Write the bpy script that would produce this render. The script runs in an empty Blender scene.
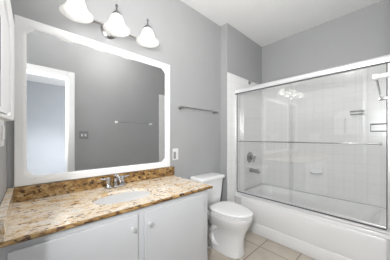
import bpy, bmesh, math, random
from mathutils import Vector, Matrix
random.seed(4)
S = bpy.context.scene
C = S.collection
PI = math.pi

# ---------------------------------------------------------------- key dimensions (metres)
CAM_H = 1.215
D = 1.586          # vanity wall
J = 1.4736         # end wall of the tub alcove (steps out of the vanity wall)
W = 1.94           # where that step is
B = 2.896          # long wall of the alcove
A = -0.097         # left wall
N = -0.02          # wall behind the camera
H = 2.74           # ceiling
T = 2.092          # front of the tub
P = 2.132          # plane of the shower doors

# ---------------------------------------------------------------- camera, world, lights, exposure
cam = bpy.data.cameras.new('camera')
cam.sensor_width = 36
cam.lens = 180.4 / 390 * 36
cam.shift_y = 7.4 / 390
cam.clip_start = 0.01
camo = bpy.data.objects.new('camera', cam)
camo.location = (0, 0, CAM_H)
camo.rotation_euler = (PI / 2, 0, -math.radians(42.71))
C.objects.link(camo)
S.camera = camo

world = bpy.data.worlds.new('world')
S.world = world
world.use_nodes = True
world.node_tree.nodes['Background'].inputs[0].default_value = (0.9, 0.95, 1, 1)
world.node_tree.nodes['Background'].inputs[1].default_value = 0.6

S.view_settings.view_transform = 'Standard'
S.view_settings.look = 'None'
S.view_settings.gamma = 1
S.view_settings.use_curve_mapping = False
S.view_settings.exposure = 0.05

def light(name, kind, loc, power, size=0.1, rot=(0, 0, 0), col=(1, 1, 1), **kw):
    l = bpy.data.lights.new(name, kind)
    l.energy = power
    l.color = col
    if kind == 'AREA':
        l.shape = 'RECTANGLE'
        l.size = size
        l.size_y = kw.get('size_y', size)
    else:
        l.shadow_soft_size = size
    if kind == 'SPOT':
        l.spot_size = kw.get('spot', 1.0)
        l.spot_blend = kw.get('blend', 1.0)
    o = bpy.data.objects.new(name, l)
    o.location = loc
    o.rotation_euler = rot
    C.objects.link(o)
    return o

SHADE_X = (0.235, 0.49, 0.745)
SHADE_Y = 1.40
for x in SHADE_X:
    light('vanity_bulb_light', 'POINT', (x, SHADE_Y, 2.062), 0.55, 0.036, col=(1, 0.97, 0.93))
light('ceiling_fill_light', 'POINT', (0.95, 0.55, H - 0.17), 12, 0.11, col=(1, 0.985, 0.96))  # added fill under the ceiling, inside the added lamp
light('camera_side_fill', 'AREA', (-0.25, 0.0, 1.6), 19, 0.05, (PI / 2, 0, -math.radians(74)), (0.98, 0.99, 1), size_y=0.7)  # added fill beside the camera, standing in for a flash
light('upward_side_fill', 'AREA', (-0.25, 0.0, 1.62), 44, 0.05, (PI / 2 + 0.6, 0, -math.radians(70)), (1, 1, 1), size_y=0.7)  # added fill beside the camera, tilted up to brighten ceiling and upper walls
light('bedroom_fill_light', 'AREA', (2.2, -1.7, 1.4), 75, 1.2, (PI / 2, 0, PI / 2), (0.95, 0.97, 1), size_y=1.3)  # added fill that brightens the bedroom; no window is built there
light('bedroom_wall_fill', 'SPOT', (0.9, -1.3, 0.9), 170, 0.25, (math.radians(80), 0, math.radians(164)), (0.95, 0.97, 1), spot=1.1)  # added spot that brightens the lower part of the far bedroom wall

# ---------------------------------------------------------------- materials
def mat(name, col, rough=0.5, metal=0.0, **kw):
    m = bpy.data.materials.new(name)
    m.use_nodes = True
    b = m.node_tree.nodes['Principled BSDF']
    b.inputs['Base Color'].default_value = (*col, 1)
    b.inputs['Roughness'].default_value = rough
    b.inputs['Metallic'].default_value = metal
    for k, v in kw.items():
        b.inputs[k].default_value = v
    return m

def noisy(name, c1, c2, scale, rough, bump=0.0, bscale=None, lo=0.35, hi=0.65):
    m = mat(name, c1, rough)
    nt = m.node_tree
    b = nt.nodes['Principled BSDF']
    tc = nt.nodes.new('ShaderNodeTexCoord')
    n = nt.nodes.new('ShaderNodeTexNoise')
    n.inputs['Scale'].default_value = scale
    r = nt.nodes.new('ShaderNodeValToRGB')
    r.color_ramp.elements[0].position = lo
    r.color_ramp.elements[1].position = hi
    r.color_ramp.elements[0].color = (*c1, 1)
    r.color_ramp.elements[1].color = (*c2, 1)
    nt.links.new(tc.outputs['Object'], n.inputs['Vector'])
    nt.links.new(n.outputs['Fac'], r.inputs['Fac'])
    nt.links.new(r.outputs['Color'], b.inputs['Base Color'])
    if bump:
        n2 = nt.nodes.new('ShaderNodeTexNoise')
        n2.inputs['Scale'].default_value = bscale or scale
        bp = nt.nodes.new('ShaderNodeBump')
        bp.inputs['Strength'].default_value = bump
        bp.inputs['Distance'].default_value = 0.002
        nt.links.new(tc.outputs['Object'], n2.inputs['Vector'])
        nt.links.new(n2.outputs['Fac'], bp.inputs['Height'])
        nt.links.new(bp.outputs['Normal'], b.inputs['Normal'])
    return m

def tile_mat(name, col, col2, grout, tw, th, axes, off=(0, 0), mortar=0.003, rough=0.2, stain=0.0):
    """stack-bonded tiles in the plane of two world axes"""
    m = mat(name, col, rough)
    nt = m.node_tree
    b = nt.nodes['Principled BSDF']
    g = nt.nodes.new('ShaderNodeNewGeometry')
    sep = nt.nodes.new('ShaderNodeSeparateXYZ')
    com = nt.nodes.new('ShaderNodeCombineXYZ')
    nt.links.new(g.outputs['Position'], sep.inputs[0])
    for i, a in enumerate(axes):
        ad = nt.nodes.new('ShaderNodeMath')
        ad.operation = 'SUBTRACT'
        ad.inputs[1].default_value = off[i]
        nt.links.new(sep.outputs[a], ad.inputs[0])
        nt.links.new(ad.outputs[0], com.inputs[i])
    br = nt.nodes.new('ShaderNodeTexBrick')
    br.offset = 0
    br.inputs['Scale'].default_value = 1
    br.inputs['Brick Width'].default_value = tw
    br.inputs['Row Height'].default_value = th
    br.inputs['Mortar Size'].default_value = mortar
    br.inputs['Mortar Smooth'].default_value = 0.1
    br.inputs['Color1'].default_value = (*col, 1)
    br.inputs['Color2'].default_value = (*col2, 1)
    br.inputs['Mortar'].default_value = (*grout, 1)
    nt.links.new(com.outputs[0], br.inputs['Vector'])
    out = br.outputs['Color']
    if stain:
        n = nt.nodes.new('ShaderNodeTexNoise')
        n.inputs['Scale'].default_value = 6
        n.inputs['Detail'].default_value = 5
        nt.links.new(g.outputs['Position'], n.inputs['Vector'])
        mx = nt.nodes.new('ShaderNodeMix')
        mx.data_type = 'RGBA'
        mx.blend_type = 'OVERLAY'
        mx.inputs['Factor'].default_value = stain
        nt.links.new(out, mx.inputs['A'])
        nt.links.new(n.outputs['Fac'], mx.inputs['B'])
        out = mx.outputs['Result']
    nt.links.new(out, b.inputs['Base Color'])
    bp = nt.nodes.new('ShaderNodeBump')
    bp.inputs['Strength'].default_value = 0.25
    bp.inputs['Distance'].default_value = 0.001
    bp.invert = True
    nt.links.new(br.outputs['Fac'], bp.inputs['Height'])
    nt.links.new(bp.outputs['Normal'], b.inputs['Normal'])
    return m

def granite_mat(name, stops, fl, dk, scale=9.0):
    """polished speckled stone; stops = ground colours, fl = (share of flecks), dk = fleck colours"""
    m = mat(name, (0.6, 0.45, 0.3), 0.13)
    nt = m.node_tree
    b = nt.nodes['Principled BSDF']
    tc = nt.nodes.new('ShaderNodeTexCoord')
    mp = nt.nodes.new('ShaderNodeMapping')
    mp.inputs['Rotation'].default_value = (0.2, 0.3, 0.35)
    mp.inputs['Scale'].default_value = (1, 1.9, 1.5)
    nt.links.new(tc.outputs['Object'], mp.inputs['Vector'])
    def noise(scale, detail, rough=0.6, dist=0.0):
        n = nt.nodes.new('ShaderNodeTexNoise')
        n.inputs['Scale'].default_value = scale
        n.inputs['Detail'].default_value = detail
        n.inputs['Roughness'].default_value = rough
        n.inputs['Distortion'].default_value = dist
        nt.links.new(mp.outputs['Vector'], n.inputs['Vector'])
        return n.outputs['Fac']
    def ramp(fac, st):
        r = nt.nodes.new('ShaderNodeValToRGB')
        e = r.color_ramp.elements
        while len(e) < len(st):
            e.new(0.5)
        for i, (p, c) in enumerate(st):
            e[i].position = p
            e[i].color = (*c, 1)
        nt.links.new(fac, r.inputs['Fac'])
        return r.outputs['Color']
    def mix(f, a, c):
        mx = nt.nodes.new('ShaderNodeMix')
        mx.data_type = 'RGBA'
        nt.links.new(f, mx.inputs['Factor'])
        nt.links.new(a, mx.inputs['A'])
        nt.links.new(c, mx.inputs['B'])
        return mx.outputs['Result']
    base = ramp(noise(scale, 8, 0.65, 1.0), stops)
    fleck = ramp(noise(30, 5, 0.6, 0.5), [(fl, (1, 1, 1)), (fl + 0.045, (0, 0, 0))])
    dark = ramp(noise(20, 3), [(0.4, dk[0]), (0.6, dk[1])])
    c = mix(fleck, base, dark)
    grain = ramp(noise(110, 2), [(0.36, (0.5, 0.5, 0.5)), (0.46, (0, 0, 0))])
    brown = ramp(noise(15, 2), [(0.3, (0.20, 0.12, 0.06)), (0.7, (0.36, 0.26, 0.16))])
    c = mix(grain, c, brown)
    nt.links.new(c, b.inputs['Base Color'])
    return m

def glass_mat(name, tint, refl):
    m = bpy.data.materials.new(name)
    m.use_nodes = True
    nt = m.node_tree
    nt.nodes.clear()
    o = nt.nodes.new('ShaderNodeOutputMaterial')
    mx = nt.nodes.new('ShaderNodeMixShader')
    t = nt.nodes.new('ShaderNodeBsdfTransparent')
    t.inputs[0].default_value = (*tint, 1)
    g = nt.nodes.new('ShaderNodeBsdfGlossy')
    g.inputs['Roughness'].default_value = 0.01
    lw = nt.nodes.new('ShaderNodeLayerWeight')
    lw.inputs['Blend'].default_value = 0.12
    ad = nt.nodes.new('ShaderNodeMath')
    ad.operation = 'MULTIPLY_ADD'
    ad.inputs[1].default_value = 0.45
    ad.inputs[2].default_value = refl
    nt.links.new(lw.outputs['Facing'], ad.inputs[0])
    nt.links.new(ad.outputs[0], mx.inputs[0])
    nt.links.new(t.outputs[0], mx.inputs[1])
    nt.links.new(g.outputs[0], mx.inputs[2])
    nt.links.new(mx.outputs[0], o.inputs[0])
    return m

def shade_mat():
    """frosted white glass of a lit lamp shade: it lets its bulb's light through"""
    m = bpy.data.materials.new('frosted_glass')
    m.use_nodes = True
    nt = m.node_tree
    nt.nodes.clear()
    o = nt.nodes.new('ShaderNodeOutputMaterial')
    t = nt.nodes.new('ShaderNodeBsdfTranslucent')
    t.inputs[0].default_value = (0.92, 0.92, 0.9, 1)
    d = nt.nodes.new('ShaderNodeBsdfPrincipled')
    d.inputs['Base Color'].default_value = (0.85, 0.85, 0.84, 1)
    d.inputs['Roughness'].default_value = 0.25
    tr = nt.nodes.new('ShaderNodeBsdfTransparent')
    m1 = nt.nodes.new('ShaderNodeMixShader')
    m1.inputs[0].default_value = 0.45
    m2 = nt.nodes.new('ShaderNodeMixShader')
    m2.inputs[0].default_value = 0.38
    nt.links.new(t.outputs[0], m1.inputs[1])
    nt.links.new(d.outputs[0], m1.inputs[2])
    nt.links.new(m1.outputs[0], m2.inputs[1])
    nt.links.new(tr.outputs[0], m2.inputs[2])
    nt.links.new(m2.outputs[0], o.inputs[0])
    return m

M = {
    'wall': noisy('wall_paint', (0.365, 0.367, 0.371), (0.373, 0.376, 0.380), 3, 0.6, 0.08, 220),
    'hall': noisy('hall_paint', (0.42, 0.44, 0.47), (0.44, 0.455, 0.48), 3, 0.7),
    'ceil': noisy('ceiling_paint', (0.83, 0.83, 0.82), (0.845, 0.845, 0.835), 4, 0.8, 0.05, 180),
    'trim': mat('white_trim_paint', (0.76, 0.76, 0.76), 0.45),
    'frame': mat('white_frame_paint', (0.82, 0.82, 0.82), 0.5),
    'cab': noisy('cabinet_paint', (0.60, 0.607, 0.62), (0.61, 0.617, 0.63), 5, 0.4),
    'mirror': mat('mirror_silver', (0.92, 0.93, 0.93), 0.01, 1.0),
    'chrome': mat('chrome', (0.52, 0.52, 0.53), 0.14, 1.0),
    'nickel': mat('brushed_nickel', (0.36, 0.355, 0.35), 0.28, 1.0),
    'alu': mat('polished_aluminium', (0.79, 0.79, 0.80), 0.30, 0.55),
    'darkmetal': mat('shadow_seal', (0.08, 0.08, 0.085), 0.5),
    'porcelain': mat('white_porcelain', (0.82, 0.82, 0.82), 0.12),
    'basin': mat('basin_glaze', (0.93, 0.93, 0.93), 0.12),
    'tub': mat('tub_enamel', (0.8, 0.8, 0.8), 0.18),
    'plate': mat('white_plastic', (0.74, 0.74, 0.74), 0.35),
    'device': mat('grey_plastic', (0.25, 0.25, 0.255), 0.4),
    'darkpane': mat('dark_pane', (0.012, 0.011, 0.014), 0.15),
    'granite': granite_mat('granite_cream', [(0.27, (0.50, 0.29, 0.11)), (0.41, (0.74, 0.55, 0.33)), (0.51, (0.83, 0.73, 0.60)), (0.66, (0.82, 0.78, 0.71))], 0.385, ((0.07, 0.04, 0.025), (0.30, 0.16, 0.07))),
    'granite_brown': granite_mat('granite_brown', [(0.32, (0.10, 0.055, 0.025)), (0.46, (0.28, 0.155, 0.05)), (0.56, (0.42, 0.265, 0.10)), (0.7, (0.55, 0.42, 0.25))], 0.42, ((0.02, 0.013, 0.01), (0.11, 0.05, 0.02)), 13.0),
    'glass': glass_mat('clear_glass', (0.985, 0.988, 0.987), 0.075),
    'shade': shade_mat(),
    'carpet': noisy('bedroom_carpet', (0.42, 0.40, 0.37), (0.5, 0.48, 0.45), 60, 0.95),
    'wire': mat('dull_chrome_wire', (0.22, 0.22, 0.225), 0.3, 0.9),
    'hose': mat('braided_hose', (0.45, 0.45, 0.46), 0.35, 0.8),
}
M['tileX'] = tile_mat('wall_tile_long', (0.84, 0.84, 0.835), (0.85, 0.85, 0.845), (0.765, 0.765, 0.76), 0.108, 0.108, (1, 2), (J, 2.085))
M['tileY'] = tile_mat('wall_tile_end', (0.84, 0.84, 0.835), (0.85, 0.85, 0.845), (0.765, 0.765, 0.76), 0.108, 0.108, (0, 2), (B, 2.085))
M['floor'] = tile_mat('floor_tile', (0.52, 0.46, 0.39), (0.55, 0.49, 0.42), (0.27, 0.225, 0.18), 0.355, 0.355, (0, 1), (1.89 - 355 * 0.0, 0.987), 0.006, 0.35, 0.25)
def emit_mat(name, strength, col=(1, 0.97, 0.92)):
    m = bpy.data.materials.new(name)
    m.use_nodes = True
    b = m.node_tree.nodes['Principled BSDF']
    b.inputs['Emission Color'].default_value = (*col, 1)
    b.inputs['Emission Strength'].default_value = strength
    return m
M['bulb'] = emit_mat('lit_bulb', 9)
M['dome'] = emit_mat('fill_dome', 2)  # glow of the added ceiling fill

# ---------------------------------------------------------------- mesh helpers
def box(bm, x0, x1, y0, y1, z0, z1, bev=0.0, seg=2):
    x0, x1 = min(x0, x1), max(x0, x1)
    y0, y1 = min(y0, y1), max(y0, y1)
    z0, z1 = min(z0, z1), max(z0, z1)
    v = [bm.verts.new(p) for p in ((x0, y0, z0), (x1, y0, z0), (x1, y1, z0), (x0, y1, z0), (x0, y0, z1), (x1, y0, z1), (x1, y1, z1), (x0, y1, z1))]
    f = [bm.faces.new([v[i] for i in q]) for q in ((0, 3, 2, 1), (4, 5, 6, 7), (0, 1, 5, 4), (1, 2, 6, 5), (2, 3, 7, 6), (3, 0, 4, 7))]
    if bev:
        es = list({e for q in f for e in q.edges})
        bmesh.ops.bevel(bm, geom=es, offset=bev, segments=seg, profile=0.5, affect='EDGES')
    return bm

def loft(bm, rings, cap0=True, cap1=True, closed=False):
    R = [[bm.verts.new(p) for p in r] for r in rings]
    n = len(R[0])
    pairs = list(zip(R[:-1], R[1:]))
    if closed:
        pairs.append((R[-1], R[0]))
    for a, b in pairs:
        for i in range(n):
            j = (i + 1) % n
            bm.faces.new((a[i], a[j], b[j], b[i]))
    if not closed:
        if cap0:
            bm.faces.new(R[0][::-1])
        if cap1:
            bm.faces.new(R[-1])
    return bm

def frame_of(d):
    d = d.normalized()
    a = Vector((0, 0, 1)) if abs(d.z) < 0.9 else Vector((1, 0, 0))
    u = d.cross(a).normalized()
    return u, d.cross(u).normalized()

def tube(bm, pts, r, seg=14, caps=True):
    pts = [Vector(p) for p in pts]
    rr = r if isinstance(r, (list, tuple)) else [r] * len(pts)
    rings = []
    u = None
    for i, p in enumerate(pts):
        d = (pts[min(i + 1, len(pts) - 1)] - pts[max(i - 1, 0)]).normalized()
        if u is None:
            u, w = frame_of(d)
        else:
            u = (u - d * u.dot(d)).normalized()
            w = d.cross(u)
        rings.append([p + (u * math.cos(2 * PI * k / seg) + w * math.sin(2 * PI * k / seg)) * rr[i] for k in range(seg)])
    return loft(bm, rings, caps, caps)

def curve_pts(ctrl, n=8):
    """Catmull-Rom through the control points"""
    c = [Vector(p) for p in ctrl]
    c = [c[0] * 2 - c[1]] + c + [c[-1] * 2 - c[-2]]
    out = []
    for i in range(1, len(c) - 2):
        for k in range(n):
            t = k / n
            p0, p1, p2, p3 = c[i - 1:i + 3]
            out.append(0.5 * ((2 * p1) + (p2 - p0) * t + (2 * p0 - 5 * p1 + 4 * p2 - p3) * t * t + (3 * p1 - p0 - 3 * p2 + p3) * t ** 3))
    out.append(c[-2])
    return out

def lathe(bm, prof, centre, axis=(0, 0, 1), seg=28, cap0=True, cap1=True):
    """prof: (radius, distance along the axis)"""
    ax = Vector(axis).normalized()
    u, w = frame_of(ax)
    c = Vector(centre)
    rings = [[c + ax * h + (u * math.cos(2 * PI * k / seg) + w * math.sin(2 * PI * k / seg)) * max(r, 1e-4) for k in range(seg)] for r, h in prof]
    return loft(bm, rings, cap0, cap1)

def rrect(x0, x1, y0, y1, z, r, n=6):
    pts = []
    for cx, cy, a0 in ((x1 - r, y1 - r, 0), (x0 + r, y1 - r, PI / 2), (x0 + r, y0 + r, PI), (x1 - r, y0 + r, 1.5 * PI)):
        for k in range(n + 1):
            a = a0 + PI / 2 * k / n
            pts.append(Vector((cx + r * math.cos(a), cy + r * math.sin(a), z)))
    return pts

def egg(cx, cy, w, lf, lb, z, n=40, pf=2.0, pb=2.4):
    pts = []
    for k in range(n):
        a = 2 * PI * k / n
        c, s = math.cos(a), math.sin(a)
        p = pb if s > 0 else pf
        l = lb if s > 0 else lf
        pts.append(Vector((cx + w * math.copysign(abs(c) ** (2 / p), c), cy + l * math.copysign(abs(s) ** (2 / p), s), z)))
    return pts

def obj(name, bm, m, parent=None, smooth=False, loc=None):
    bmesh.ops.recalc_face_normals(bm, faces=bm.faces)
    me = bpy.data.meshes.new(name)
    bm.to_mesh(me)
    bm.free()
    me.materials.append(M[m] if isinstance(m, str) else m)
    if smooth:
        for p in me.polygons:
            p.use_smooth = True
        me.set_sharp_from_angle(angle=math.radians(smooth if smooth is not True else 40))
    o = bpy.data.objects.new(name, me)
    C.objects.link(o)
    if parent is not None:
        o.parent = parent
        # mesh data is in world coordinates: cancel the chain of parent locations
        q = Vector((0, 0, 0))
        p = parent
        while p is not None:
            q += Vector(p.location)
            p = p.parent
        o.location = -q
    return o

def NB():
    return bmesh.new()

def struct(name, bm, m, parent=None, smooth=False):
    o = obj(name, bm, m, parent, smooth)
    if parent is None:
        o['kind'] = 'structure'
    return o

def tag(o, label, cat, group=None):
    o['label'] = label
    o['category'] = cat
    if group:
        o['group'] = group
    return o

def thing(name, label, cat, loc, group=None):
    o = bpy.data.objects.new(name, None)
    o.empty_display_size = 0.05
    o.location = loc
    C.objects.link(o)
    return tag(o, label, cat, group)

# ---------------------------------------------------------------- room shell
struct('floor', box(NB(), -0.55, B + 0.1, -0.12, D + 0.1, -0.08, 0), 'floor')
struct('ceiling', box(NB(), -0.55, B + 0.1, -0.12, D + 0.1, H, H + 0.08), 'ceil')
struct('wall_back', box(NB(), A, W + 0.02, D, D + 0.1, 0, H), 'wall')
struct('wall_back_alcove', box(NB(), W, B, J, D + 0.1, 0, H), 'wall')
struct('wall_right', box(NB(), B, B + 0.1, -0.12, D + 0.1, 0, H), 'wall')
struct('wall_left', box(NB(), -0.55, A, 0.5, D + 0.1, 0, H), 'wall')
struct('wall_left_entry', box(NB(), -0.55, -0.45, -0.12, 0.5, 0, H), 'wall')
DX0, DX1, DZ = -0.34, 0.418, 2.085
bm = NB()
box(bm, -0.45, DX0, N - 0.1, N, 0, H)
box(bm, DX1, B, N - 0.1, N, 0, H)
box(bm, DX0, DX1, N - 0.1, N, DZ, H)
struct('wall_front', bm, 'wall')

# tile surround of the tub, 8 mm thick, up to 2.085 m
TZ = 2.085
struct('wall_tile_right', box(NB(), B - 0.008, B, N + 0.008, J - 0.008, 0.44, TZ), 'tileX')
struct('wall_tile_back', box(NB(), W + 0.004, B, J - 0.008, J, 0.44, TZ, 0.003), 'tileY')
struct('wall_tile_front', box(NB(), W + 0.004, B, N, N + 0.008, 0.44, TZ, 0.003), 'tileY')
# lower pilaster below the tile, beside the tub apron
struct('trim_1', box(NB(), W + 0.004, T + 0.02, J - 0.008, J, 0.0, 0.44, 0.002), 'trim')
struct('trim_2', box(NB(), W + 0.004, T + 0.02, N, N + 0.008, 0.0, 0.44, 0.002), 'trim')

# doorway casing (seen in the mirror)
bm = NB()
cw = 0.085
for y0, y1 in ((N, N + 0.014),):
    box(bm, DX1, DX1 + cw, y0, y1, 0, DZ + cw, 0.004)
    box(bm, DX0 - cw, DX0, y0, y1, 0, DZ + cw, 0.004)
    box(bm, DX0, DX1, y0, y1, DZ, DZ + cw, 0.004)
box(bm, DX1 - 0.012, DX1, N - 0.1, N, 0, DZ)
box(bm, DX0, DX0 + 0.012, N - 0.1, N, 0, DZ)
box(bm, DX0, DX1, N - 0.1, N, DZ - 0.012, DZ)
struct('trim_3', bm, 'trim')

# baseboards
def base(name, x0, x1, y0, y1):
    bm = NB()
    box(bm, x0, x1, y0, y1, 0, 0.085, 0.004)
    struct(name, bm, 'trim')
base('baseboard_back', 1.11, W - 0.012, D - 0.012, D)
base('baseboard_back_step', W - 0.012, W, J, D)
base('baseboard_front', DX1 + cw, W, N, N + 0.012)

# bedroom beyond the doorway
FY = -3.45
struct('floor_bedroom', box(NB(), -1.7, 2.3, FY, -0.12, -0.08, 0), 'carpet')
struct('ceiling_bedroom', box(NB(), -1.7, 2.3, FY, -0.12, H, H + 0.08), 'ceil')
struct('wall_bedroom_far', box(NB(), -1.7, 2.3, FY - 0.1, FY, 0, H), 'hall')
struct('wall_bedroom_left', box(NB(), -1.8, -1.7, FY, -0.12, 0, H), 'hall')
struct('wall_bedroom_right', box(NB(), 2.3, 2.4, FY, -0.12, 0, H), 'hall')
struct('baseboard_bedroom', box(NB(), -1.7, 2.3, FY, FY + 0.014, 0, 0.12, 0.004), 'trim')

# ---------------------------------------------------------------- bathtub
tub = thing('bathtub', 'white built-in bathtub with a stepped apron behind the sliding glass doors', 'bathtub', (2.49, 0.72, 0))
RZ = 0.44
bm = NB()
x0, x1, y0, y1 = T + 0.008, B - 0.009, N + 0.009, J - 0.009
rings = [rrect(x0 + 0.012, x1, y0, y1, 0.0, 0.004), rrect(x0 + 0.012, x1, y0, y1, RZ - 0.045, 0.004),
         rrect(x0, x1, y0, y1, RZ - 0.035, 0.004), rrect(x0, x1, y0, y1, RZ - 0.012, 0.006),
         rrect(x0 + 0.004, x1 - 0.002, y0 + 0.002, y1 - 0.002, RZ - 0.003, 0.008), rrect(x0 + 0.013, x1 - 0.006, y0 + 0.006, y1 - 0.006, RZ, 0.012),
         rrect(x0 + 0.085, x1 - 0.06, y0 + 0.07, y1 - 0.09, RZ, 0.12), rrect(x0 + 0.095, x1 - 0.07, y0 + 0.085, y1 - 0.1, RZ - 0.01, 0.13),
         rrect(x0 + 0.11, x1 - 0.085, y0 + 0.14, y1 - 0.115, RZ - 0.12, 0.14), rrect(x0 + 0.14, x1 - 0.11, y0 + 0.26, y1 - 0.14, 0.12, 0.15),
         rrect(x0 + 0.19, x1 - 0.16, y0 + 0.34, y1 - 0.2, 0.085, 0.14)]
loft(bm, rings)
obj('tub_shell', bm, 'tub', tub, 50)
bm = NB()
box(bm, T + 0.002, T + 0.03, N + 0.009, J - 0.009, 0.0, 0.136, 0.006)
obj('apron_step', bm, 'tub', tub, 50)
bm = NB()
# bowed apron panel with rounded ends
px0, pz0, pz1 = T + 0.02, 0.136, RZ - 0.038
rings = []
ya, yb = N + 0.03, J - 0.1
for dx, ins in ((0.012, 0.0), (-0.006, 0.004), (-0.012, 0.010), (-0.014, 0.022)):
    ring = []
    for p in rrect(ya + ins, yb - ins, pz0 + ins * 0.3, pz1 - ins * 0.6, 0, 0.03):
        ring.append(Vector((px0 + dx, p.x, p.y)))
    rings.append(ring)
loft(bm, rings)
obj('apron_panel', bm, 'tub', tub, 60)
bm = NB()
lathe(bm, [(0.034, 0), (0.034, 0.006), (0.028, 0.010), (0.006, 0.011)], (2.5, J - 0.165, 0.30), (0, -1, 0.12))
obj('overflow_plate', bm, 'chrome', tub, True)

# ---------------------------------------------------------------- sliding shower doors
sd = thing('shower_enclosure', 'frame of two sliding clear glass doors standing on the bathtub rim', 'shower door', (P, 0.72, RZ))
HZ = 1.815
Ya, Yb = N + 0.01, J - 0.01
bm = NB()
ring = lambda y: [Vector((P + x, y, z)) for x, z in ((-0.034, HZ + 0.004), (-0.037, HZ + 0.012), (-0.037, HZ + 0.036), (-0.031, HZ + 0.052), (-0.018, HZ + 0.062), (0.0, HZ + 0.065), (0.018, HZ + 0.062), (0.031, HZ + 0.052), (0.037, HZ + 0.036), (0.037, HZ + 0.004))]
loft(bm, [ring(Ya), ring(Yb)])
obj('header_rail', bm, 'alu', sd, 35)
obj('header_shade_strip', box(NB(), P - 0.0335, P - 0.022, Ya + 0.004, Yb - 0.004, HZ - 0.008, HZ + 0.0045), 'darkmetal', sd)  # dark strip put in for the shade inside the hollow header
bm = NB()
ring = lambda y: [Vector((P + x, y, z)) for x, z in ((-0.034, RZ + 0.0005), (-0.034, RZ + 0.012), (-0.026, RZ + 0.020), (-0.014, RZ + 0.024), (-0.012, RZ + 0.036), (0.012, RZ + 0.040), (0.016, RZ + 0.020), (0.032, RZ + 0.012), (0.032, RZ + 0.0005))]
loft(bm, [ring(Ya), ring(Yb)])
obj('bottom_track', bm, 'alu', sd, 35)
for yy, s in ((Yb, -1), (Ya, 1)):
    bm = NB()
    box(bm, P - 0.028, P + 0.028, yy, yy + s * 0.026, RZ + 0.041, HZ - 0.006, 0.004)
    obj('wall_jamb', bm, 'alu', sd)
    bm = NB()
    box(bm, P - 0.020, P - 0.012, yy + s * 0.0262, yy + s * 0.032, RZ + 0.041, HZ - 0.006)
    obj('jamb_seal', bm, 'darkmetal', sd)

def panel(y0, y1, x, skew, hand):
    """one sliding pane with its own rails and towel bar"""
    yc = (y0 + y1) / 2
    def place(o):
        o.data.transform(Matrix.Translation((x, yc, 0)) @ Matrix.Rotation(skew, 4, 'Z') @ Matrix.Translation((-x, -yc, 0)))
        return o
    g = place(obj('sliding_pane', box(NB(), x - 0.003, x + 0.003, y0, y1, RZ + 0.05, HZ - 0.012), 'glass', sd))
    bm = NB()
    box(bm, x - 0.006, x + 0.006, y0, y1, RZ + 0.041, RZ + 0.055, 0.002)
    place(obj('pane_bottom_rail', bm, 'alu', g)).location = (0, 0, 0)
    bz = 1.162
    bm = NB()
    ya, yb = y0 + 0.03, y1 - 0.035
    tube(bm, [(x - 0.045, ya - 0.012, bz), (x - 0.045, yb + 0.012, bz)], 0.0065)
    t = obj('door_towel_bar', bm, 'chrome', g, 40)
    place(t).location = (0, 0, 0)
    for yy in (ya, yb):
        bm = NB()
        lathe(bm, [(0.012, 0), (0.012, 0.004), (0.007, 0.008), (0.007, 0.04)], (x - 0.0032, yy, bz), (-1, 0, 0), 16)
        q = obj('bar_post', bm, 'nickel', g, 40)
        place(q).location = (0, 0, 0)
    return g
panel(0.735, Yb - 0.033, P + 0.012, 0.0, 1)
panel(Ya + 0.033, 0.765, P - 0.012, -0.038, -1)
bm = NB()
box(bm, P + 0.018, P + 0.034, Yb - 0.22, Yb - 0.02, RZ + 0.021, RZ + 0.036, 0.003)
box(bm, P + 0.016, P + 0.042, Yb - 0.225, Yb - 0.195, RZ + 0.018, RZ + 0.05, 0.004)
obj('track_guide', bm, 'chrome', sd)
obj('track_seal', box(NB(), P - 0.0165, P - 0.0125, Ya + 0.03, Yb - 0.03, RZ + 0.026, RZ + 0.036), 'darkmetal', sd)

# ---------------------------------------------------------------- shower and tub fittings
YT = J - 0.008
v = thing('shower_valve', 'round chrome shower valve with lever on the tiled end wall above the tub spout', 'valve', (2.50, YT, 0.91))
bm = NB()
lathe(bm, [(0.085, 0.0005), (0.085, 0.006), (0.075, 0.013), (0.035, 0.016), (0.033, 0.045), (0.026, 0.05)], (2.50, YT, 0.91), (0, -1, 0), 32)
obj('escutcheon', bm, 'nickel', v, 35)
bm = NB()
lathe(bm, [(0.024, 0.05), (0.026, 0.058), (0.024, 0.085), (0.014, 0.095)], (2.50, YT, 0.91), (0, -1, 0), 24)
tube(bm, [(2.50, YT - 0.075, 0.91), (2.475, YT - 0.085, 0.88), (2.44, YT - 0.09, 0.845)], [0.012, 0.010, 0.007])
obj('lever_handle', bm, 'chrome', v, 40)

sp = thing('tub_spout', 'short chrome tub spout low on the tiled wall under the valve', 'tub spout', (2.52, YT, 0.70))
bm = NB()
tube(bm, [(2.52, YT - 0.0005, 0.71), (2.52, YT - 0.03, 0.71), (2.52, YT - 0.09, 0.708), (2.52, YT - 0.13, 0.70), (2.52, YT - 0.148, 0.68)], [0.034, 0.03, 0.027, 0.025, 0.021], 20)
obj('spout_body', bm, 'nickel', sp, 45)
bm = NB()
tube(bm, [(2.52, YT - 0.115, 0.72), (2.52, YT - 0.115, 0.748)], [0.005, 0.007], 12)
obj('diverter_knob', bm, 'chrome', sp, 40)

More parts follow.
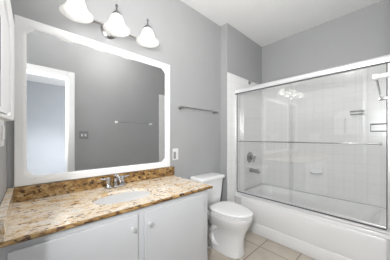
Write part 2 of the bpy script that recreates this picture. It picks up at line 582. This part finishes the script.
sh = thing('overhead_shower', 'chrome shower head on a short arm at the top of the tiled wall', 'shower head', (2.49, J, 2.05))
bm = NB()
lathe(bm, [(0.034, 0.0005), (0.034, 0.004), (0.022, 0.014), (0.013, 0.018)], (2.49, YT, 2.055), (0, -1, 0))
obj('wall_flange', bm, 'nickel', sh, 35)
bm = NB()
tube(bm, curve_pts([(2.49, YT - 0.012, 2.055), (2.49, YT - 0.06, 2.058), (2.49, YT - 0.115, 2.035), (2.49, YT - 0.15, 2.0)]), 0.010)
obj('shower_arm', bm, 'chrome', sh, 40)
bm = NB()
ax = Vector((0, -0.6, -0.8))
lathe(bm, [(0.012, 0), (0.016, 0.012), (0.014, 0.02), (0.032, 0.045), (0.040, 0.055), (0.040, 0.064), (0.03, 0.067)], (2.49, YT - 0.145, 2.005), ax, 24)
obj('spray_face', bm, 'chrome', sh, 35)

XT = B - 0.008
d = thing('soap_dish', 'white ceramic soap dish set in the long tiled wall above the tub', 'soap dish', (XT, 0.69, 0.72))
bm = NB()
rings = []
for z, r, dp in ((0.715, 0.035, 0.035), (0.725, 0.06, 0.075), (0.742, 0.072, 0.088)):
    rings.append([Vector((XT - dp * math.sin(a) - 0.0005, 0.69 + r * 1.05 * math.cos(a), z)) for a in [PI * k / 16 for k in range(17)]])
for z, r, dp in ((0.742, 0.064, 0.078), (0.73, 0.052, 0.062)):
    rings.append([Vector((XT - dp * math.sin(a) - 0.0005, 0.69 + r * 1.05 * math.cos(a), z)) for a in [PI * k / 16 for k in range(17)]])
loft(bm, rings)
obj('dish_bowl', bm, 'porcelain', d, 45)
bm = NB()
box(bm, XT - 0.012, XT - 0.0005, 0.61, 0.77, 0.70, 0.80, 0.005)
obj('back_plate', bm, 'porcelain', d)

# wire soap basket
def wire_basket(root, xw, y0, y1, z0, z1, depth, nb, mid=False):
    bm = NB()
    r = 0.0045
    x = xw - depth
    for z in ((z0, z1) if not mid else (z0, z1)):
        tube(bm, [(xw - 0.004, y0, z), (x, y0, z), (x, y1, z), (xw - 0.004, y1, z), (xw - 0.004, y0, z)], r, 8)
    obj('wire_rim', bm, 'wire', root, 40)
    bm = NB()
    for k in range(nb):
        y = y0 + (y1 - y0) * (k + 0.5) / nb
        tube(bm, [(xw - 0.006, y, z0), (x, y, z0)], 0.003, 8)
    for y in (y0, y1):
        tube(bm, [(x, y, z0), (x, y, z1)], 0.003, 8)
    obj('wire_bottom', bm, 'wire', root, 40)
    for y in (y0 + 0.012, y1 - 0.012):
        bm = NB()
        lathe(bm, [(0.011, 0.0003), (0.011, 0.004), (0.005, 0.007)], (xw, y, z1), (-1, 0, 0), 16)
        obj('wall_mount', bm, 'nickel', root, 40)
k1 = thing('soap_basket', 'small chrome wire soap basket hung alone on the long tiled wall', 'shower basket', (XT, 0.265, 1.49))
wire_basket(k1, XT, 0.205, 0.325, 1.49, 1.525, 0.075, 7)
k2 = thing('shower_caddy', 'square deep chrome wire caddy low on the long tiled wall beside the door jamb', 'shower basket', (XT, 0.075, 1.28))
wire_basket(k2, XT, 0.0, 0.15, 1.285, 1.365, 0.09, 6)
# ---------------------------------------------------------------- vanity
CT = 0.815
vc = thing('vanity_cabinet', 'white painted two-door vanity cabinet under the granite countertop', 'cabinet', (0.5, 1.3, 0))
VF = 1.025
bm = NB()
box(bm, A + 0.003, 1.085, VF, D - 0.003, 0.10, CT - 0.0215)
box(bm, A + 0.003, 1.085, VF + 0.07, D - 0.003, 0.0, 0.1)
obj('cabinet_body', bm, 'cab', vc)
def cab_door(x0, x1, kx):
    bm = NB()
    z0, z1 = 0.125, CT - 0.052
    y = VF - 0.0015
    # flat slab with eased edge
    box(bm, x0, x1, y - 0.018, y, z0, z1, 0.0035)
    dr = obj('door', bm, 'cab', vc)
    bm = NB()
    lathe(bm, [(0.007, 0), (0.006, 0.010), (0.012, 0.017), (0.015, 0.022), (0.013, 0.029), (0.005, 0.032)], (kx, y - 0.0178, 0.692), (0, -1, 0), 20)
    obj('knob', bm, 'alu', dr, 35).location = (0, 0, 0)
    for z in (0.2, 0.66):
        bm = NB()
        hx = x0 + 0.008 if kx > (x0 + x1) / 2 else x1 - 0.008
        tube(bm, [(hx, y - 0.0182, z - 0.02), (hx, y - 0.0182, z + 0.02)], 0.0028, 8)
        obj('hinge', bm, 'cab', dr, 40).location = (0, 0, 0)
cab_door(A + 0.035, 0.475, 0.437)
cab_door(0.518, 1.03, 0.545)

ct = thing('granite_countertop', 'beige and brown speckled granite countertop with low splash along two walls', 'countertop', (0.5, 1.3, CT - 0.021))
SX, SY, SA, SB = 0.488, 1.250, 0.200, 0.134
bm = NB()
n = 64
XL, XR, YF, YK = A + 0.002, 1.125, 1.0, D - 0.002
def on_rect(a):
    c, s = math.cos(a), math.sin(a)
    t = min(((XR - SX) if c > 0 else (SX - XL)) / max(abs(c), 1e-9), ((YK - SY) if s > 0 else (SY - YF)) / max(abs(s), 1e-9))
    return SX + c * t, SY + s * t
angs = [2 * PI * k / n for k in range(n)]
for cx, cy in ((XL, YF), (XR, YF), (XR, YK), (XL, YK)):
    a = math.atan2(cy - SY, cx - SX) % (2 * PI)
    i = min(range(n), key=lambda k: abs(angs[k] - a))
    angs[i] = a
rings = []
ZT, ZB = CT, CT - 0.021
def outer(ins, z):
    r = []
    for a in angs:
        x, y = on_rect(a)
        r.append(Vector((min(max(x, XL), XR - ins), max(y, YF + ins), z)))
    return r
def inner(z, k=1.0):
    r = []
    for a in angs:
        t = 1 / math.sqrt((math.cos(a) / (SA * k)) ** 2 + (math.sin(a) / (SB * k)) ** 2)
        r.append(Vector((SX + math.cos(a) * t, SY + math.sin(a) * t, z)))
    return r
rings = [inner(ZB), inner(ZT - 0.003, 0.985), inner(ZT, 1.0), outer(0.007, ZT), outer(0.002, ZT - 0.003), outer(0, ZT - 0.008), outer(0, ZB + 0.006), outer(0.004, ZB)]
loft(bm, rings, closed=True)
slab = obj('slab', bm, 'granite', ct, 30)
slab.data.materials.append(M['granite_brown'])   # browner on the front and right edge faces
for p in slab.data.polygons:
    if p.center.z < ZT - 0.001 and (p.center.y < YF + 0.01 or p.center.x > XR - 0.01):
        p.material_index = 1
bm = NB()
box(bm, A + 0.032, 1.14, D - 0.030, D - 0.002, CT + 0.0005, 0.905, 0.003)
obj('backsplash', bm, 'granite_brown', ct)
bm = NB()
box(bm, A + 0.002, A + 0.031, YF + 0.002, D - 0.002, CT + 0.0005, 0.905, 0.003)
obj('side_splash', bm, 'granite', ct)

sk = thing('sink', 'oval white undermount basin sunk in the granite countertop', 'sink', (SX, SY, 0.65))
bm = NB()
def ov(k, z):
    return [Vector((SX + (SA + 0.012) * k * math.cos(2 * PI * i / 48), SY + (SB + 0.012) * k * math.sin(2 * PI * i / 48), z)) for i in range(48)]
rings = [ov(0.1, CT - 0.125), ov(0.5, CT - 0.12), ov(0.8, CT - 0.1), ov(0.95, CT - 0.07), ov(1.03, CT - 0.03), ov(1.06, CT - 0.0222), ov(0.99, CT - 0.0222), ov(0.965, CT - 0.05), ov(0.90, CT - 0.072), ov(0.76, CT - 0.094), ov(0.48, CT - 0.11), ov(0.1, CT - 0.114)]
loft(bm, rings)
obj('basin', bm, 'basin', sk, 50)
bm = NB()
lathe(bm, [(0.022, CT - 0.1135), (0.022, CT - 0.110), (0.015, CT - 0.109), (0.012, CT - 0.111)], (SX, SY, 0))
obj('drain', bm, 'chrome', sk, 35)

FX, FYY = 0.515, 1.505
fc = thing('faucet', 'polished two-handle faucet behind the oval sink', 'faucet', (FX, FYY, CT))
bm = NB()
loft(bm, [[Vector((FX + (x - FX), y, z)) for x, y in [(p.x, p.y) for p in rrect(FX - 0.082 + i, FX + 0.082 - i, FYY - 0.027 + i, FYY + 0.027 - i, 0, 0.026 - i)]] for z, i in ((CT + 0.0005, 0), (CT + 0.008, 0), (CT + 0.013, 0.005))])
obj('deck_plate', bm, 'chrome', fc, 35)
pts = curve_pts([(FX, FYY, CT + 0.012), (FX, FYY + 0.002, CT + 0.06), (FX, FYY - 0.012, CT + 0.088), (FX, FYY - 0.05, CT + 0.092), (FX, FYY - 0.095, CT + 0.068), (FX, FYY - 0.105, CT + 0.054)])
bm = NB()
tube(bm, pts, [0.018 - 0.008 * i / (len(pts) - 1) for i in range(len(pts))], 18)
obj('spout', bm, 'chrome', fc, 40)
for s in (-1, 1):
    hx = FX + s * 0.055
    bm = NB()
    lathe(bm, [(0.024, 0.012), (0.023, 0.020), (0.018, 0.028), (0.018, 0.055), (0.021, 0.060), (0.021, 0.070), (0.014, 0.081), (0.004, 0.084)], (hx, FYY, CT), seg=24)
    h = obj('handle', bm, 'chrome', fc, 35)
    bm = NB()
    tube(bm, [(hx, FYY, CT + 0.070), (hx + s * 0.03, FYY, CT + 0.074), (hx + s * 0.06, FYY, CT + 0.078)], [0.009, 0.007, 0.0055], 12)
    obj('lever', bm, 'chrome', h, 40).location = (0, 0, 0)

# ---------------------------------------------------------------- framed mirror
def notched(u0, u1, v0, v1, ins, ch, to3):
    """12-point ring of a rectangle inset by ins; ch = corner cut (0 = square corner). to3 maps (u, v)"""
    a0, a1, b0, b1 = u0 + ins, u1 - ins, v0 + ins, v1 - ins
    out = []
    cc = ch if ch > 0 else 0.0
    ref = 0.05
    for cu, cv, du, dv in ((a0, b0, 1, 1), (a1, b0, -1, 1), (a1, b1, -1, -1), (a0, b1, 1, -1)):
        if cc:
            p = [(cu, cv + dv * cc), (cu + du * cc / 2, cv + dv * cc / 2), (cu + du * cc, cv)]
        else:
            p = [(cu, cv + dv * ref), (cu, cv), (cu + du * ref, cv)]
        if du * dv < 0:
            p = p[::-1]
        out += p
    return [to3(*q) for q in out]

mr = thing('wall_mirror', 'large mirror in a white wooden frame with cut corners above the vanity', 'mirror', (0.51, D, 0.908))
u0, u1, v0, v1 = -0.066, 1.093, 0.908, 1.973
w = lambda off: (lambda u, v: Vector((u, D - off, v)))
bm = NB()
loft(bm, [notched(u0, u1, v0, v1, 0.0, 0, w(0.0005)), notched(u0, u1, v0, v1, 0.0, 0, w(0.017)), notched(u0, u1, v0, v1, 0.004, 0, w(0.021)),
          notched(u0, u1, v0, v1, 0.040, 0.026, w(0.021)), notched(u0, u1, v0, v1, 0.045, 0.030, w(0.019)), notched(u0, u1, v0, v1, 0.056, 0.039, w(0.009)), notched(u0, u1, v0, v1, 0.058, 0.041, w(0.004)), notched(u0, u1, v0, v1, 0.058, 0.041, w(0.0005))], closed=True)
obj('frame', bm, 'frame', mr, 25)
bm = NB()
loft(bm, [notched(u0, u1, v0, v1, 0.054, 0.038, w(0.001)), notched(u0, u1, v0, v1, 0.054, 0.038, w(0.006))])
obj('mirror_glass', bm, 'mirror', mr)

# ---------------------------------------------------------------- vanity light
vl = thing('vanity_light', 'three-lamp wall light with frosted bell shades above the framed mirror', 'wall light', (0.49, D, 2.09))
BZ, BY = 2.085, 1.50
bm = NB()
lathe(bm, [(0.062, 0.0005), (0.062, 0.008), (0.05, 0.018), (0.02, 0.022), (0.012, D - BY)], (0.49, D, BZ + 0.01), (0, -1, 0), 32)
obj('backplate', bm, 'nickel', vl, 35)
bm = NB()
tube(bm, [(SHADE_X[0] - 0.06, BY, BZ), (SHADE_X[2] + 0.03, BY, BZ)], 0.010, 14)
obj('crossbar', bm, 'nickel', vl, 40)
for x in SHADE_X:
    bm = NB()
    tube(bm, curve_pts([(x, BY, BZ), (x, BY + 0.012, BZ + 0.05), (x, BY - 0.03, BZ + 0.088), (x, SHADE_Y + 0.012, BZ + 0.09), (x, SHADE_Y, BZ + 0.08)]), 0.006, 12)
    lathe(bm, [(0.034, 2.134), (0.034, 2.141), (0.024, 2.156), (0.013, 2.168), (0.008, 2.173), (0.0075, 2.200), (0.011, 2.208), (0.008, 2.218), (0.002, 2.224)], (x, SHADE_Y, 0), seg=24)
    obj('arm', bm, 'wire', vl, 35)
    bm = NB()
    prof = [(0.022, 2.140), (0.030, 2.137), (0.040, 2.124), (0.050, 2.100), (0.059, 2.075), (0.070, 2.052), (0.084, 2.035), (0.095, 2.029)]
    inn = [(r - 0.004, z - 0.001) for r, z in prof]
    rp = prof + [(0.0945, 2.025)] + inn[::-1]
    seg = 40
    rings = []
    for r, z in rp:
        rings.append([Vector((x + r * math.cos(2 * PI * k / seg), SHADE_Y + r * math.sin(2 * PI * k / seg), z)) for k in range(seg)])
    loft(bm, rings, closed=True)
    sobj = obj('lamp_shade', bm, 'shade', vl, 60)
    bm = NB()
    lathe(bm, [(0.013, 2.130), (0.014, 2.105), (0.022, 2.085), (0.026, 2.066), (0.022, 2.048), (0.01, 2.038), (0.001, 2.036)], (x, SHADE_Y, 0), seg=24)
    obj('bulb', bm, 'bulb', sobj, 60).location = (0, 0, 0)

# added flush lamp over the middle of the room, unseen, only to brighten it
cl = thing('ceiling_fill_lamp', 'added round flush fill lamp with white glass dome above the middle of the floor', 'fill light', (0.95, 0.55, H))
bm = NB()
lathe(bm, [(0.15, -0.0005), (0.15, -0.018), (0.14, -0.024)], (0.95, 0.55, H), seg=36)
obj('fill_lamp_base', bm, 'nickel', cl, 35)
bm = NB()
lathe(bm, [(0.135, -0.0245), (0.13, -0.04), (0.10, -0.06), (0.05, -0.072), (0.002, -0.075)], (0.95, 0.55, H), seg=36)
obj('fill_lamp_dome', bm, 'dome', cl, 60)

# ---------------------------------------------------------------- towel bars
def towel_bar(label, x0, x1, yw, z, s, rb=0.008, pm='nickel'):
    """s = direction out of the wall along y"""
    t = thing('towel_bar', label, 'towel bar', ((x0 + x1) / 2, yw, z))
    bm = NB()
    tube(bm, [(x0 - 0.012, yw + s * 0.062, z), (x1 + 0.012, yw + s * 0.062, z)], rb, 14)
    obj('bar', bm, 'chrome', t, 40)
    for x in (x0, x1):
        bm = NB()
        lathe(bm, [(0.024, 0.0005), (0.024, 0.005), (0.012, 0.012), (0.010, 0.05), (0.014, 0.056), (0.014, 0.072), (0.008, 0.076)], (x, yw, z), (0, s, 0), 20)
        obj('post', bm, pm, t, 35)
    return t
towel_bar('chrome towel bar on the grey wall above the toilet tank', 1.235, 1.80, D, 1.545, -1)
towel_bar('chrome towel bar on the wall opposite the vanity, seen in the mirror', 1.10, 1.74, N, 1.475, 1, 0.0045, 'alu')

# ---------------------------------------------------------------- switch and outlet plates
o_ = thing('outlet_plate', 'white outlet plate with grey sockets beside the right edge of the framed mirror', 'outlet', (1.172, D, 1.03))
obj('cover_plate', box(NB(), 1.135, 1.210, D - 0.006, D - 0.0005, 0.972, 1.095, 0.002), 'plate', o_)
obj('socket', box(NB(), 1.143, 1.175, D - 0.009, D - 0.0062, 0.985, 1.06, 0.0015), 'device', o_)
bm = NB()
box(bm, 1.186, 1.200, D - 0.012, D - 0.0062, 1.0, 1.07, 0.002)
obj('rocker', bm, 'plate', o_)

sw = thing('switch_plate', 'two-switch plate on the wall beside the doorway, seen in the mirror', 'light switch', (0.62, N, 1.25))
obj('cover_plate', box(NB(), 0.56, 0.68, N + 0.0005, N + 0.006, 1.19, 1.31, 0.002), M['device'], sw)
for x in (0.597, 0.643):
    bm = NB()
    box(bm, x - 0.012, x + 0.012, N + 0.0062, N + 0.012, 1.232, 1.268, 0.002)
    obj('toggle', bm, 'plate', sw)

sw2 = thing('switch_plate', 'white cover plate on the left wall below the cabinet with dark pane', 'light switch', (A, 1.245, 1.235))
bm = NB()
box(bm, A + 0.0005, A + 0.007, 1.16, 1.33, 1.172, 1.30, 0.003)
obj('cover_plate', bm, 'plate', sw2)
for y in (1.21, 1.28):
    bm = NB()
    box(bm, A + 0.0072, A + 0.012, y - 0.016, y + 0.016, 1.203, 1.27, 0.002)
    obj('rocker', bm, 'plate', sw2)

# ---------------------------------------------------------------- wall cabinet on the left, door ajar
mc = thing('medicine_cabinet', 'white wall cabinet on the left wall with cut-corner door and dark pane', 'cabinet', (A, 0.74, 1.276))
hx, hy = A + 0.012, 0.572
ex, ey = -0.0355, 0.900
wd = math.hypot(ex - hx, ey - hy)
ud = Vector(((ex - hx) / wd, (ey - hy) / wd, 0))
nd = Vector((ud.y, -ud.x, 0))
def dm(off):
    return lambda u, v: Vector((hx, hy, 0)) + ud * u + nd * off + Vector((0, 0, v))
z0, z1 = 1.272, 1.715
def oct_ring(i_side, i_bot, i_top, ch, chb, to3):
    a0, a1, b0, b1 = i_side, wd - i_side, z0 + i_bot, z1 - i_top
    return [to3(*q) for q in ((a0 + chb, b0), (a1 - chb, b0), (a1, b0 + chb), (a1, b1 - ch), (a1 - ch, b1), (a0 + ch, b1), (a0, b1 - ch), (a0, b0 + chb))]
bm = NB()
t = 0.018
loft(bm, [oct_ring(0, 0, 0, 0.1, 0.006, dm(-t)), oct_ring(0, 0, 0, 0.1, 0.006, dm(-0.004)), oct_ring(0.004, 0.003, 0.004, 0.1, 0.006, dm(0)),
          oct_ring(0.045, 0.012, 0.045, 0.09, 0.014, dm(0)), oct_ring(0.056, 0.014, 0.055, 0.09, 0.014, dm(-0.012)), oct_ring(0.07, 0.016, 0.07, 0.09, 0.014, dm(0.001)),
          oct_ring(0.146, 0.020, 0.10, 0.06, 0.012, dm(0.0005)), oct_ring(0.154, 0.024, 0.11, 0.05, 0.01, dm(-0.0015)), oct_ring(0.154, 0.024, 0.11, 0.05, 0.01, dm(-t))], closed=True)
dr = obj('cabinet_door', bm, 'frame', mc, 25)
bm = NB()
loft(bm, [oct_ring(0.152, 0.022, 0.108, 0.05, 0.01, dm(-0.012)), oct_ring(0.152, 0.022, 0.108, 0.05, 0.01, dm(-0.0005))])
obj('pane', bm, 'darkpane', dr).location = (0, 0, 0)
bm = NB()
box(bm, A + 0.0005, A + 0.006, 0.55, 0.86, z0, z1 - 0.02, 0.001)
obj('cabinet_back', bm, 'frame', mc)
for z in (z0 + 0.06, z1 - 0.14):
    bm = NB()
    tube(bm, [(A + 0.0065, 0.565, z - 0.02), (A + 0.0065, 0.565, z + 0.02)], 0.005, 10)
    obj('hinge', bm, 'nickel', mc, 40)

# ---------------------------------------------------------------- toilet
TX = 1.605
TK = 1.567         # middle of the tank
TB = D - 0.015
tl = thing('toilet', 'white two-piece toilet with closed lid between the vanity and the bathtub', 'toilet', (TX, 1.2, 0))
bm = NB()
def tank(z, w, y0, y1, r=0.035):
    return rrect(TK - w - 0.012, TK + w + 0.012, y0, y1, z, r)
loft(bm, [tank(0.395, 0.145, TB - 0.155, TB - 0.01), tank(0.41, 0.155, TB - 0.165, TB - 0.005), tank(0.56, 0.167, TB - 0.178, TB - 0.002), tank(0.722, 0.178, TB - 0.19, TB)])
obj('tank', bm, 'porcelain', tl, 45)
bm = NB()
loft(bm, [tank(0.7225, 0.182, TB - 0.195, TB + 0.002, 0.03), tank(0.728, 0.192, TB - 0.208, TB + 0.008, 0.035), tank(0.750, 0.194, TB - 0.210, TB + 0.009, 0.035), tank(0.761, 0.186, TB - 0.202, TB + 0.004, 0.032), tank(0.764, 0.16, TB - 0.17, TB - 0.02, 0.03)])
obj('tank_lid', bm, 'porcelain', tl, 50)
bm = NB()
lathe(bm, [(0.012, 0.0), (0.012, 0.008), (0.006, 0.012)], (TK - 0.13, TB - 0.1885, 0.66), (0, -1, 0), 16)
tube(bm, [(TK - 0.13, TB - 0.2, 0.66), (TK - 0.09, TB - 0.205, 0.654), (TK - 0.055, TB - 0.207, 0.648)], [0.006, 0.006, 0.008], 10)
obj('flush_lever', bm, 'chrome', tl, 40)
# bowl: pedestal foot rising into the rim
BC = 1.225
bm = NB()
E = lambda w, f, b, z, dy=0.0, pf=2.1, pb=2.8: egg(TX, BC + dy, w, f, b, z, 44, pf, pb)
rings = [E(0.124, 0.205, 0.24, 0.0, 0, 2.5, 3.0), E(0.126, 0.208, 0.243, 0.012, 0, 2.5, 3.0), E(0.122, 0.202, 0.238, 0.03, 0, 2.4, 3), E(0.108, 0.206, 0.232, 0.10, 0, 2.2, 3), E(0.102, 0.214, 0.232, 0.18, 0, 2.0),
         E(0.112, 0.230, 0.225, 0.24, 0, 2.0), E(0.140, 0.258, 0.222, 0.29, 0, 2.0), E(0.160, 0.277, 0.21, 0.335), E(0.172, 0.290, 0.195, 0.37), E(0.176, 0.296, 0.19, 0.395), E(0.174, 0.293, 0.188, 0.405), E(0.166, 0.285, 0.18, 0.408)]
loft(bm, rings)
# deck under the tank
loft(bm, [rrect(TX - 0.09, TX + 0.06, TB - 0.25, TB - 0.03, 0.27, 0.04), rrect(TX - 0.17, TX + 0.14, TB - 0.27, TB - 0.02, 0.33, 0.05), rrect(TX - 0.185, TX + 0.145, TB - 0.27, TB - 0.015, 0.394, 0.05)])
obj('bowl', bm, 'porcelain', tl, 55)
# trapway bulge on both flanks
for s in (-1, 1):
    bm = NB()
    tube(bm, curve_pts([(TX + s * 0.06, BC - 0.02, 0.27), (TX + s * 0.088, BC + 0.07, 0.25), (TX + s * 0.09, BC + 0.15, 0.16), (TX + s * 0.096, BC + 0.10, 0.07), (TX + s * 0.075, BC, 0.05)]), [0.03] * 6 + [0.038] * 27, 14)
    obj('trapway', bm, 'porcelain', tl, 60)
    bm = NB()
    lathe(bm, [(0.016, 0.012), (0.016, 0.022), (0.010, 0.032), (0.002, 0.035)], (TX + s * 0.142, BC + 0.12, -0.012), seg=16)
    obj('bolt_cap', bm, 'porcelain', tl, 50)
bm = NB()
loft(bm, [E(0.170, 0.289, 0.15, 0.409), E(0.180, 0.300, 0.16, 0.412), E(0.183, 0.303, 0.16, 0.420), E(0.180, 0.300, 0.16, 0.427), E(0.171, 0.29, 0.15, 0.429)])
obj('seat', bm, 'porcelain', tl, 50)
bm = NB()
loft(bm, [E(0.172, 0.291, 0.155, 0.4325), E(0.181, 0.301, 0.165, 0.435), E(0.183, 0.303, 0.166, 0.443), E(0.178, 0.298, 0.16, 0.450), E(0.158, 0.275, 0.14, 0.455), E(0.095, 0.18, 0.08, 0.458)])
obj('seat_lid', bm, 'porcelain', tl, 60)
for s in (-1, 1):
    bm = NB()
    tube(bm, [(TX + s * 0.06, BC + 0.172, 0.421), (TX + s * 0.095, BC + 0.172, 0.421)], 0.013, 14)
    obj('seat_hinge', bm, 'porcelain', tl, 40)

# water stop on the wall beside the toilet
ws = thing('water_stop', 'small chrome water stop valve with supply hose low on the wall by the toilet', 'valve', (1.27, D, 0.2))
bm = NB()
lathe(bm, [(0.03, 0.0005), (0.028, 0.006), (0.009, 0.01), (0.009, 0.05), (0.013, 0.052), (0.013, 0.08), (0.006, 0.084)], (1.27, D, 0.2), (0, -1, 0), 20)
obj('stop_valve', bm, 'chrome', ws, 35)
bm = NB()
tube(bm, curve_pts([(1.27, D - 0.066, 0.205), (1.268, D - 0.066, 0.24), (1.28, D - 0.066, 0.30), (1.33, D - 0.066, 0.34), (1.35, D - 0.066, 0.385)]), 0.006, 10)
obj('supply_hose', bm, 'hose', ws, 40)
